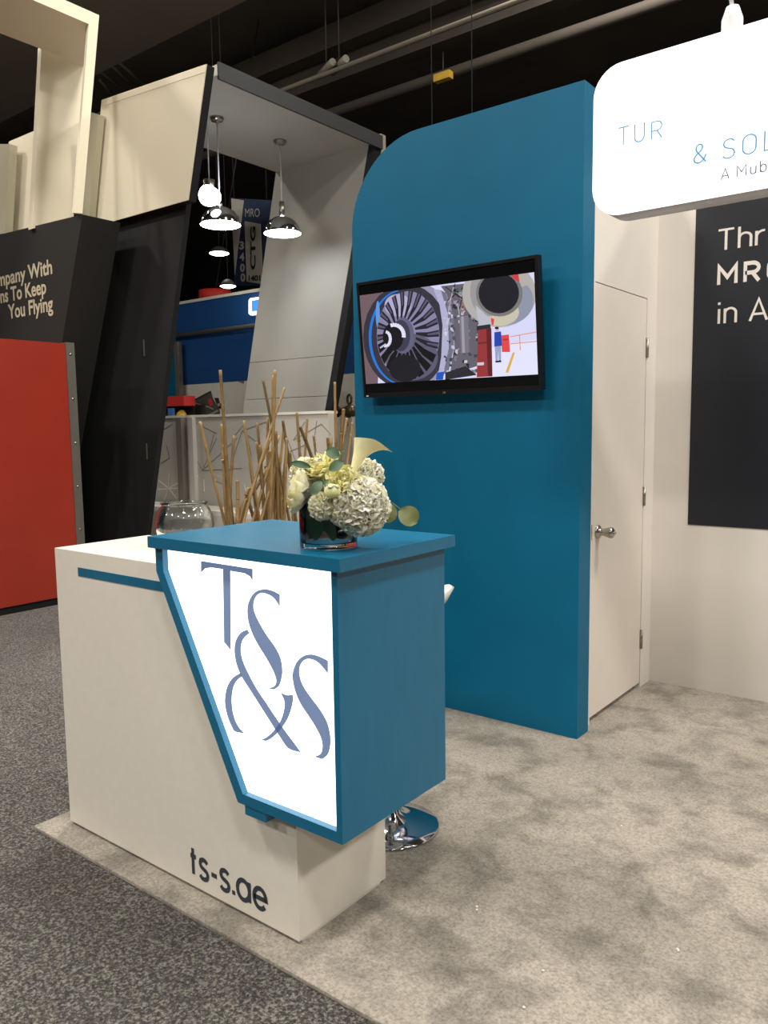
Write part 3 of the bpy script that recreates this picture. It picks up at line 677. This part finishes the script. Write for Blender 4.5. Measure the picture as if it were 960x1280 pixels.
# black wall with slogan (leaning edge)
TY = 3.75
t = thing('slogan_wall', (-6.7, TY+.2, FL), 'dark leaning display wall with cream slogan lettering above the red cabinet', 'display wall')
a, b = at(103, 268, Y=TY), at(78, 425, Y=TY); sl = (a.x-b.x)/(a.z-b.z); xat = lambda z: a.x+sl*(z-a.z)
MB().prism([(-9.2, TY, FL), (xat(1.0), TY, FL), (xat(1.0), TY, 1.0), (a.x, TY, a.z), (-9.2, TY, a.z+.12)], (0, .35, 0)).build('wall_slab', 'text_wall_black', t)
def lt(body, px0, px1, py_base, py_top, refz=None):
    A = at(px0, py_base[0], Y=TY-.004); C = at(px1, py_base[1], Y=TY-.004); D_ = at(px1, py_top, Y=TY-.004)
    lettering('lettering', body, 'cream_letters', t, TY-.004, A.x, C.x, C.z, D_.z, zref=refz, offset=.025)
lt('ompany With', -10, 65.5, (356, 342.5), 323, 'W')
lt('ons To Keep', -6, 58, (374.5, 367), 348, 'K')
lt('You Flying', 10.5, 66.5, (395, 388.5), 369, 'F')
# light frame above
FX = -6.0
t = thing('portal_frame', (-6.35, 3.6, 3.1), 'pale beige portal frame standing on the slogan wall', 'frame')
A = at(124, 19, X=FX); Bq = at(103, 267, X=FX); Ci = at(111, 30, X=FX); Di = at(92.5, 266, X=FX); Zt = A.z; Zi = Ci.z
MB().prism([A, Bq, Di, Ci], (-.03, 0, 0)).build('post', 'beige_panel', t)
MB().prism([(FX, -1.0, Zi), (FX, Ci.y, Zi), (FX, A.y, Zt), (FX, -1.0, Zt)], (-.03, 0, 0)).build('front_rail', 'beige_panel', t)
MB().prism([(FX-.031, -1.0, Zi), (FX-.031, Ci.y-.004, Zi), (-6.69, 4.30, Zi), (-6.69, -1.0, Zi)], (0, 0, .05)).build('soffit', 'beige_panel', t)
bp_ = [at(52, 58, X=-6.69), at(106, 82, X=-6.69), at(92, 272, X=-6.69), at(40, 286, X=-6.69)]
MB().prism(bp_, (-.06, 0, 0)).build('back_panel', 'beige_panel', t)
t2 = [at(11, 177, Y=4.35), at(46, 162, Y=4.35), at(41, 284, Y=4.35), at(6, 292, Y=4.35)]
tag(MB().prism(t2, (0, .08, 0)).build('backdrop_board', 'beige_panel'), 'pale pinkish panel rising behind the slogan wall', 'panel')
t2 = [at(-30, 180, Y=4.2), at(12, 180, Y=4.2), at(6, 292, Y=4.2), at(-30, 294, Y=4.2)]
tag(MB().prism(t2, (0, .08, 0)).build('backdrop_board', 'frame_beige'), 'narrow grey panel next to the pale pinkish panel', 'panel')
t2 = [at(113, 140, Y=4.12), at(123, 143, Y=4.12), at(109, 301, Y=4.12), at(100, 301, Y=4.12)]
tag(MB().prism(t2, (0, .06, 0)).build('leaning_post', 'frame_beige'), 'thin pale leaning post beside the bright panel', 'post')
# arch: front leg, beam, rear leg, all leaning
AY0, AY1 = 4.28, 6.26
ar = thing('booth_arch', (-5.9, 5.2, FL), 'leaning grey and black arch of the neighbouring booth with pendant lamps', 'arch')
ZTOP, ZU = 4.20, 4.118; WID = 1.36
_a, _b = at(260.5, 82, Y=AY0+.05), at(191, 650, Y=AY0+.05); LEAN = (_a.x-_b.x)/(_a.z-_b.z)
xr = lambda z: _a.x+LEAN*(z-_a.z)
MB().prism([(xr(FL)-WID-.3, AY0, FL), (xr(FL), AY0, FL), (xr(ZTOP), AY0, ZTOP), (xr(ZTOP)-WID-.3, AY0, ZTOP)], (0, .05, 0)).build('front_leg', 'black_paint', ar)
pp = [(127, 125), (258, 80), (235, 250), (112, 285)]
MB().prism([at(x, y, Y=4.2) for x, y in pp], (0, .008, 0)).build('bright_panel', 'beige_panel', ar)
MB().prism([at(x, y, Y=4.2)+Vector((0, .008, 0)) for x, y in pp], (0, .072, 0)).build('panel_case', 'black_paint', ar)
MB().prism([at(127.5, 125.5, Y=4.197), at(257.5, 80.5, Y=4.197), at(256.3, 90, Y=4.197), at(126.5, 133, Y=4.197)], (0, .003, 0)).build('top_band', 'beige_panel', ar)
BX = -4.95
MB().box((BX-WID+.03, AY0+.05, ZU), (BX, AY1+.12, ZTOP)).build('beam', 'arch_grey', ar)
MB().box((BX+.001, AY0+.05, ZU-.03), (BX+.02, AY1+.12, ZTOP+.015)).build('beam_edge', 'arch_edge', ar)
for z0, z1 in ((FL, 1.735), (1.74, 2.145), (2.15, ZU)):
    xl = lambda z: -6.28+.253*(z-4.118)
    MB().prism([(xl(z0), AY1, z0), (xl(z0)+1.265, AY1, z0), (xl(z1)+1.265, AY1, z1), (xl(z1), AY1, z1)], (0, .12, 0)).build('rear_leg_panel', 'arch_grey', ar)
MB().prism([(xl(FL)+1.268, AY1+.004, FL), (xl(FL)+1.33, AY1+.03, FL), (xl(ZU)+1.33, AY1+.03, ZU), (xl(ZU)+1.268, AY1+.004, ZU)], (0, .1, 0)).build('rear_leg_edge', 'arch_edge', ar)
q = at(472, 178, Y=6.5); tag(B('pale_post', (q.x-.04, 6.5, FL), (q.x+.04, 6.58, at(472, 168, Y=6.5).z), 'frame_beige'), 'pale post top showing behind the rounded teal corner', 'post')
for z in (1.15, 2.05): B('slot', (-5.98-.02+(z-1.15)*.03, AY0-.004, z), (-5.975-.01+(z-1.15)*.03, AY0+.01, z+.14), 'aluminium', ar)
# pendant lamps
def pendant(px_can, py_can, px, py, wpx, rodlen, label):
    c = at(px_can, py_can, Z=ZU); X, Yp = c.x, c.y; rim = at(px, py, X=X); z = rim.z; D = (Vector((X, Yp, z))-CP).dot(CF); R = wpx/2*D/FPX
    t = thing('pendant_lamp', (X, Yp, z), label, 'lamp', None)
    MB().lathe((X, Yp, z), [(R, 0), (R*.985, R*.12), (R*.9, R*.36), (R*.7, R*.62), (R*.42, R*.80), (R*.18, R*.86), (R*.16, R*.86), (R*.40, R*.77), (R*.67, R*.59), (R*.87, R*.34), (R*.95, R*.11), (R*.96, 0), (R, 0)], 40).build('shade', 'chrome', t)
    MB().lathe((X, Yp, z), [(0, -.012), (R*.5, -.010), (R*.97, -.002), (R*.97, .003), (0, .003)], 40).build('diffuser', 'lamp_glow', t)
    MB().lathe((X, Yp, z), [(0, R*.85), (R*.14, R*.85), (R*.14, R*.86+rodlen), (0, R*.86+rodlen)], 18).build('socket', 'satin_steel', t)
    MB().tube([(X, Yp, z+R*.86+rodlen), (X, Yp, ZU)], .006, 6).build('cable', 'white_cord', t)
    MB().lathe((X, Yp, ZU-.03), [(0, 0), (R*.28, 0), (R*.34, .02), (R*.34, .03), (0, .03)], 24).build('ceiling_cup', 'satin_steel', t)
pendant(350, 176, 353, 292, 47, .14, 'chrome dome pendant lamp with a tall steel socket in front of the grey leg')
pendant(271, 147, 275, 281, 51, .03, 'chrome dome pendant lamp hanging under the bright bare spotlight')
q = at(262, 245, X=-5.5)
t = thing('spotlight', q, 'blazing bare spotlight hanging above the chrome pendant', 'lamp')
blob(q, .095, .095, .08, 3).build('bulb', 'lamp_glow', t); MB().lathe(q+Vector((0, 0, .06)), [(.05, 0), (.05, .07), (0, .08)], 16).build('socket', 'satin_steel', t)
MB().tube([q+Vector((0, 0, .1)), Vector((q.x, q.y, ZU))], .005, 6).build('cable', 'white_cord', t)
for px, py, wp, lab in ((274, 317, 24, 'small glowing disc lamp hanging beside the navy banner'), (285, 358, 19, 'small glowing disc lamp above the red drum')):
    q = at(px, py, Y=9); R = wp/2*13.5/FPX
    t = thing('disc_lamp', q, lab, 'lamp'); MB().lathe(q, [(R, .006), (R, .03), (R*.5, .1), (0, .12), (0, .006)], 24).build('shade', 'arch_edge', t); MB().lathe(q, [(0, -.03), (R*.6, -.022), (R*.98, 0), (R*.98, .005), (0, .005)], 24).build('diffuser', 'lamp_glow_soft', t); MB().tube([q+Vector((0, 0, .1)), q+Vector((0, 0, 8.9-q.z))], .005, 6).build('cable', 'cable', t)
# half wall with inlaid lines
HY = 5.5; HZ = 1.535
t = thing('half_wall', (-6.5, HY, FL), 'glossy pale half wall with inlaid angular lines behind the bamboo', 'partition')
B('wall_panel', (-8.3, HY, FL), (-4.93, HY+.12, HZ), 'half_wall', t); B('cap', (-8.3, HY-.01, HZ), (-4.93, HY+.13, HZ+.025), 'line_white', t)
P0 = at(222, 560, Y=HY-.06); B('grey_post', (P0.x-.005, HY-.07, .45), (P0.x+.085, HY-.001, HZ), 'post_grey', t)
P0 = at(236, 560, Y=HY-.06); B('pale_post', (P0.x-.02, HY-.05, FL), (P0.x+.06, HY-.001, HZ), 'half_wall', t)
B('low_plinth', (-8.0, HY-.45, FL), (-5.4, HY-.08, .62), 'half_wall', t, bevel=.05)
def zl(m, segs, wd):
    for (a, b, c, d) in segs:
        A = at(180+a/3.4286, 460+b/3.4286, Y=HY-.002); C = at(180+c/3.4286, 460+d/3.4286, Y=HY-.002); dv = (C-A).normalized(); nv = Vector((-dv.z, 0, dv.x))*wd
        MB().prism([A+nv, C+nv, C-nv, A-nv], (0, .003, 0)).build('inlaid_line', m, t)
zl('line_dark', [(85,262,122,240),(210,228,310,280),(250,440,400,300),(250,440,420,430),(310,300,250,440),(200,350,250,440),(300,480,340,500),(380,390,420,270),(420,270,500,330),(420,270,540,225),(460,380,430,225),(640,310,760,240),(690,230,640,310),(760,240,800,285),(740,225,730,300),(610,290,650,400),(690,330,620,360),(70,410,110,385),(110,385,95,330),(380,300,430,240),(300,280,280,360)], .004)
zl('line_white', [(60,520,145,515),(105,515,110,455),(105,515,60,480),(105,515,85,570),(105,515,140,560),(105,515,150,490),(255,475,258,530),(210,480,232,462),(430,500,440,545),(160,420,180,455)], .006)
# far blue booth
BY = 9.5
t = thing('blue_booth_wall', (-11, BY, FL), 'blue back wall with a white printed lower band behind the arch', 'display wall')
x0 = at(222, 480, Y=BY).x; zb = at(265, 479, Y=BY).z; zt = at(275, 372.5, Y=BY).z
B('blue_panel', (x0, BY, zb), (-6.2, BY+.1, zt), 'blue_wall', t); B('white_band', (x0, BY-.004, FL), (-6.2, BY+.1, zb), 'banner_white', t); B('top_trim', (x0, BY-.02, zt), (-6.2, BY+.1, zt+.05), 'banner_white', t)
q = at(230, 418, Y=BY-.1); MB().tube([(x0-.2, BY-.1, q.z), (-6.2, BY-.1, q.z-.03)], .04, 8).build('rail', 'aluminium', t)
def zp(m, pts, k):
    return MB().prism([at(195+x/6.4, 360+y/6.4, Y=BY-.006-.004*k) for x, y in pts], (0, .003, 0)).build('printed_shape', m, t)
zp('print_grey', [(275,905),(438,822),(455,880),(512,985),(510,1028),(300,1030)], 0); zp('print_dark', [(275,905),(438,822),(440,832),(280,914)], 1); zp('print_dark', [(235,1020),(260,985),(298,975),(300,1030)], 0)
zp('print_red', [(415,895),(440,882),(455,935),(432,948)], 1); zp('print_light', [(310,915),(362,932),(360,938),(308,922)], 1); zp('print_light', [(400,940),(460,965),(456,972),(396,948)], 1); zp('print_light', [(390,1026),(490,975),(500,985),(420,1030)], 1)
zp('print_dark', [(465,878),(500,880),(512,920),(540,930),(535,960),(500,970)], 0); zp('print_light', [(490,925),(510,918),(515,940),(495,950)], 1); zp('bamboo_dark', [(655,748),(705,744),(702,768)], 0)
lg = thing('logo_box', at(312, 382, Y=BY-.05), 'small illuminated white and blue logo box on the blue wall', 'sign')
zq = lambda pts, yy: [at(240+x/6.857, 230+y/6.857, Y=yy) for x, y in pts]
MB().prism(zq([(485,995),(500,978),(600,965),(600,1115),(500,1125),(485,1110)], BY-.06), (0, .055, 0)).build('white_face', 'logo_glow', lg); MB().prism(zq([(512,1000),(575,990),(575,1085),(512,1092)], BY-.066), (0, .005, 0)).build('blue_mark', 'logo_glow_blue', lg)
# clutter seen in the gap beside the black leg
q = at(221, 470, Y=9.3); tag(B('metal_post', (q.x-.05, 9.3, FL), (q.x+.05, 9.4, 3.0), 'aluminium'), 'slim metal post beside the blue wall', 'post')
A, C = at(203, 496, Y=9.0), at(230, 507, Y=9.0); t = thing('red_shelf', ((A.x+C.x)/2, 9.1, FL), 'red topped shelf in the gap next to the metal post', 'shelf')
B('top', (A.x-.2, 9.0, C.z), (C.x, 9.25, A.z), 'red_fabric', t); B('back', (A.x-.2, 9.2, FL), (C.x, 9.25, C.z), 'black_base', t)
q = at(222, 515, Y=9.02); tag(blob((q.x, 9.1, q.z-.1), .11, .09, .13, 8).build('yellow_bag', 'yellow'), 'yellow bag in front of the red shelf', 'bag')
q = at(210, 516, Y=8.9); tag(B('blue_box', (q.x-.07, 8.95, q.z-.2), (q.x+.07, 9.0, q.z+.08), 'blue_item'), 'blue box next to the yellow bag', 'box')
A, C = at(207, 420, Y=10.2), at(228, 480, Y=10.2); tag(B('teal_display', (A.x-.2, 10.2, FL), (C.x, 10.25, A.z), 'teal_paint'), 'dim teal display panel behind the metal post', 'panel')
# white pillar with bronze fitting
A, C = at(424, 490, Y=7.5), at(446, 490, Y=7.5)
tag(B('white_pillar', (A.x, 7.5, FL), (C.x+.5, 7.9, A.z), 'half_wall'), 'white pillar between the grey leg and the teal wall', 'pillar')
q = at(437, 514, Y=7.35); t = thing('bronze_valve', q, 'bronze valve fitting on display before the white pillar', 'fitting')
MB().lathe(q, [(0, -.08), (.06, -.07), (.08, 0), (.06, .07), (0, .08)], 16, (1, 0, 0)).build('body', 'bronze', t); MB().tube([q, q+Vector((-.2, 0, 0))], [.05, .045], 10).build('outlet', 'bronze', t)
MB().lathe(q+Vector((-.2, 0, 0)), [(.0, -.02), (.07, -.02), (.07, .01), (0, .01)], 14, (1, 0, 0)).build('collar', 'black_base', t)
for s_, zc in ((1, .14), (-1, -.13)):
    MB().tube([q+Vector((0.032*math.cos(a), 0, zc+.055*math.sin(a))) for a in [k*math.pi/8 for k in range(17)]], .015, 8).build('ring_handle', 'bronze', t)
    MB().tube([q, q+Vector((.02, 0, zc*.6))], .025, 8).build('neck', 'bronze', t)
B('stand', (q.x-.01, q.y-.02, FL), (q.x+.05, q.y+.04, q.z-.05), 'half_wall', t)
# hanging banner
t = thing('hanging_banner', at(312, 365, Y=12), 'navy hanging aisle banner reading 3400 with a white panel', 'banner')
zb_ = lambda x, y, yy=12: at(240+x/6.857, 230+y/6.857, Y=yy)
MB().prism([zb_(340,120), zb_(700,140), zb_(700,870), zb_(362,870)], (0, .05, 0)).build('cloth', 'banner_navy', t)
MB().prism([zb_(335,122,11.99), zb_(443,140,11.99), zb_(366,775,11.99)], (0, .008, 0)).build('white_wedge', 'banner_white', t)
wp = MB().prism([zb_(450,318,11.99), zb_(585,342,11.99), zb_(610,860,11.99), zb_(468,835,11.99)], (0, .008, 0)).build('white_card', 'banner_white', t)
def bl(body, m, x0, x1, y0, y1, rot=False, off=.0):
    vs, fs = text_mesh(body, off)
    if rot: vs = [Vector((-q.y, q.x, 0)) for q in vs]
    ax_, bx_ = min(q.x for q in vs), max(q.x for q in vs); ay, by = min(q.y for q in vs), max(q.y for q in vs)
    mb = MB(); mb.add([zb_(x0+(q.x-ax_)/(bx_-ax_)*(x1-x0), y1-(q.y-ay)/(by-ay)*(y1-y0), 11.98) for q in vs], fs); mb.build('lettering', m, t)
bl('MRO', 'banner_white', 455, 580, 210, 282); bl('CTG', 'print_dark', 500, 545, 365, 735, True, .03); bl('1401', 'print_dark', 485, 585, 782, 832, off=.03)
for ch, x, y in (('3', 405, 490), ('4', 408, 588), ('0', 412, 682), ('0', 416, 765)): bl(ch, 'banner_white', x, x+40, y, y+72, off=.04)
for x in (360, 640): MB().tube([zb_(x, 130), Vector((zb_(x, 130).x, 12, 9))], .012, 6).build('cable', 'cable', t)
# red drum
q = at(269, 372, Y=11); R = 22*14.8/FPX; t = thing('red_drum', q, 'flat red drum hanging above the blue wall', 'hanging sign')
MB().lathe(q, [(0, -.1), (R, -.1), (R, .13), (0, .13)], 36).build('drum', 'red_fabric', t); MB().tube([q+Vector((0, 0, .1)), q+Vector((1.5, 0, 8.98-q.z))], .012, 6).build('cable', 'cable', t)

# ================================================================== CEILING SERVICES
def runx(name, px0, py0, px1, py1, z, rad, m, label, cat, square=None, x0=-29, x1=12):
    A = at(px0, py0, Z=z); C = at(px1, py1, Z=z); y = (A.y+C.y)/2
    if square: o = B(name, (x0, y, z), (x1, y+square[0], z+square[1]), m)
    else: o = MB().tube([(x0, y, z), (x1, y, z)], rad, 12).build(name, m)
    return tag(o, label, cat), y
y_d = at(200, 54, Z=6.6).y
tag(B('air_duct', (-29, y_d-2.6, 6.6), (12, y_d, 7.6), 'duct'), 'broad boxy air duct running under the dark ceiling', 'duct')
runx('ceiling_beam', 380, 117, 578, 40, 7.8, 0, 'beam_dark', 'brown steel beam crossing the ceiling above the teal wall', 'beam', (.35, .5))
runx('ceiling_pipe', 380, 142, 720, 52, 7.4, .09, 'beam_dark', 'dark pipe running below the steel beam', 'pipe')
runx('conduit', 330, 120, 440, 82, 7.2, .04, 'duct', 'thin grey conduit carrying the tube light', 'pipe')
runx('ceiling_beam', 540, 5, 640, -30, 8.2, 0, 'beam_dark', 'higher dark steel beam over the duct side', 'beam', (.3, .4))
for i, (px, py) in enumerate(((408, 86), (424, 82))):
    q = at(px, py, Z=7.3); t = thing('tube_light', q, 'unlit pale tube fitting hung from the ceiling conduit', 'light', 'tube fittings on the conduit')
    MB().tube([q+Vector((-.25, .12, 0)), q+Vector((.25, -.12, 0))], .06, 10).build('tube', 'duct_pale', t); MB().tube([q+Vector((0, 0, .05)), q+Vector((0, 0, 9-q.z))], .012, 6).build('rod', 'cable', t)
q = at(554, 96, Z=7.3); t = thing('junction_box', q, 'small yellowish junction box on the ceiling pipe', 'box'); B('box', (q.x-.16, q.y-.06, q.z-.06), (q.x+.16, q.y+.06, q.z+.06), 'yellow', t); MB().tube([q+Vector((0, 0, .05)), q+Vector((0, 0, .4))], .012, 6).build('rod', 'cable', t)
for px, py, lab in ((540, 150, 'thin suspension cable dropping to the teal wall below the junction box'), (590, 137, 'thin suspension cable dropping to the teal wall nearer the sign')):
    q = at(px, py, Y=YW+.06); tag(MB().tube([(q.x, q.y, ZT-.002), (q.x-.02, q.y, 9)], .0022, 6).build('suspension_cable', 'cable'), lab, 'cable')
for k, (a, b, c, d) in enumerate(((120, 85, 150, 108), (135, 78, 165, 105), (145, 75, 180, 105), (125, 100, 140, 118))):
    A, C = at(a, b, Z=8.6), at(c, d, Z=8.6); tag(MB().tube([A, C], .03, 6).build('ceiling_rod', 'duct_pale'), 'faint pale rod under the ceiling beyond the air duct', 'rod', 'pale rods beyond the duct')
# crumbs of lint on the carpet
for k, (px, py) in enumerate(((777, 1032), (596, 1137), (596, 1133), (679, 1213), (848, 1188), (655, 1259), (847, 1186))):
    q = at(px, py, Z=.003); tag(blob(q, .0035, .003, .0025, k).build('lint_speck', 'lint', origin=q), 'tiny white lint speck on the beige carpet', 'speck', 'lint specks on the carpet')
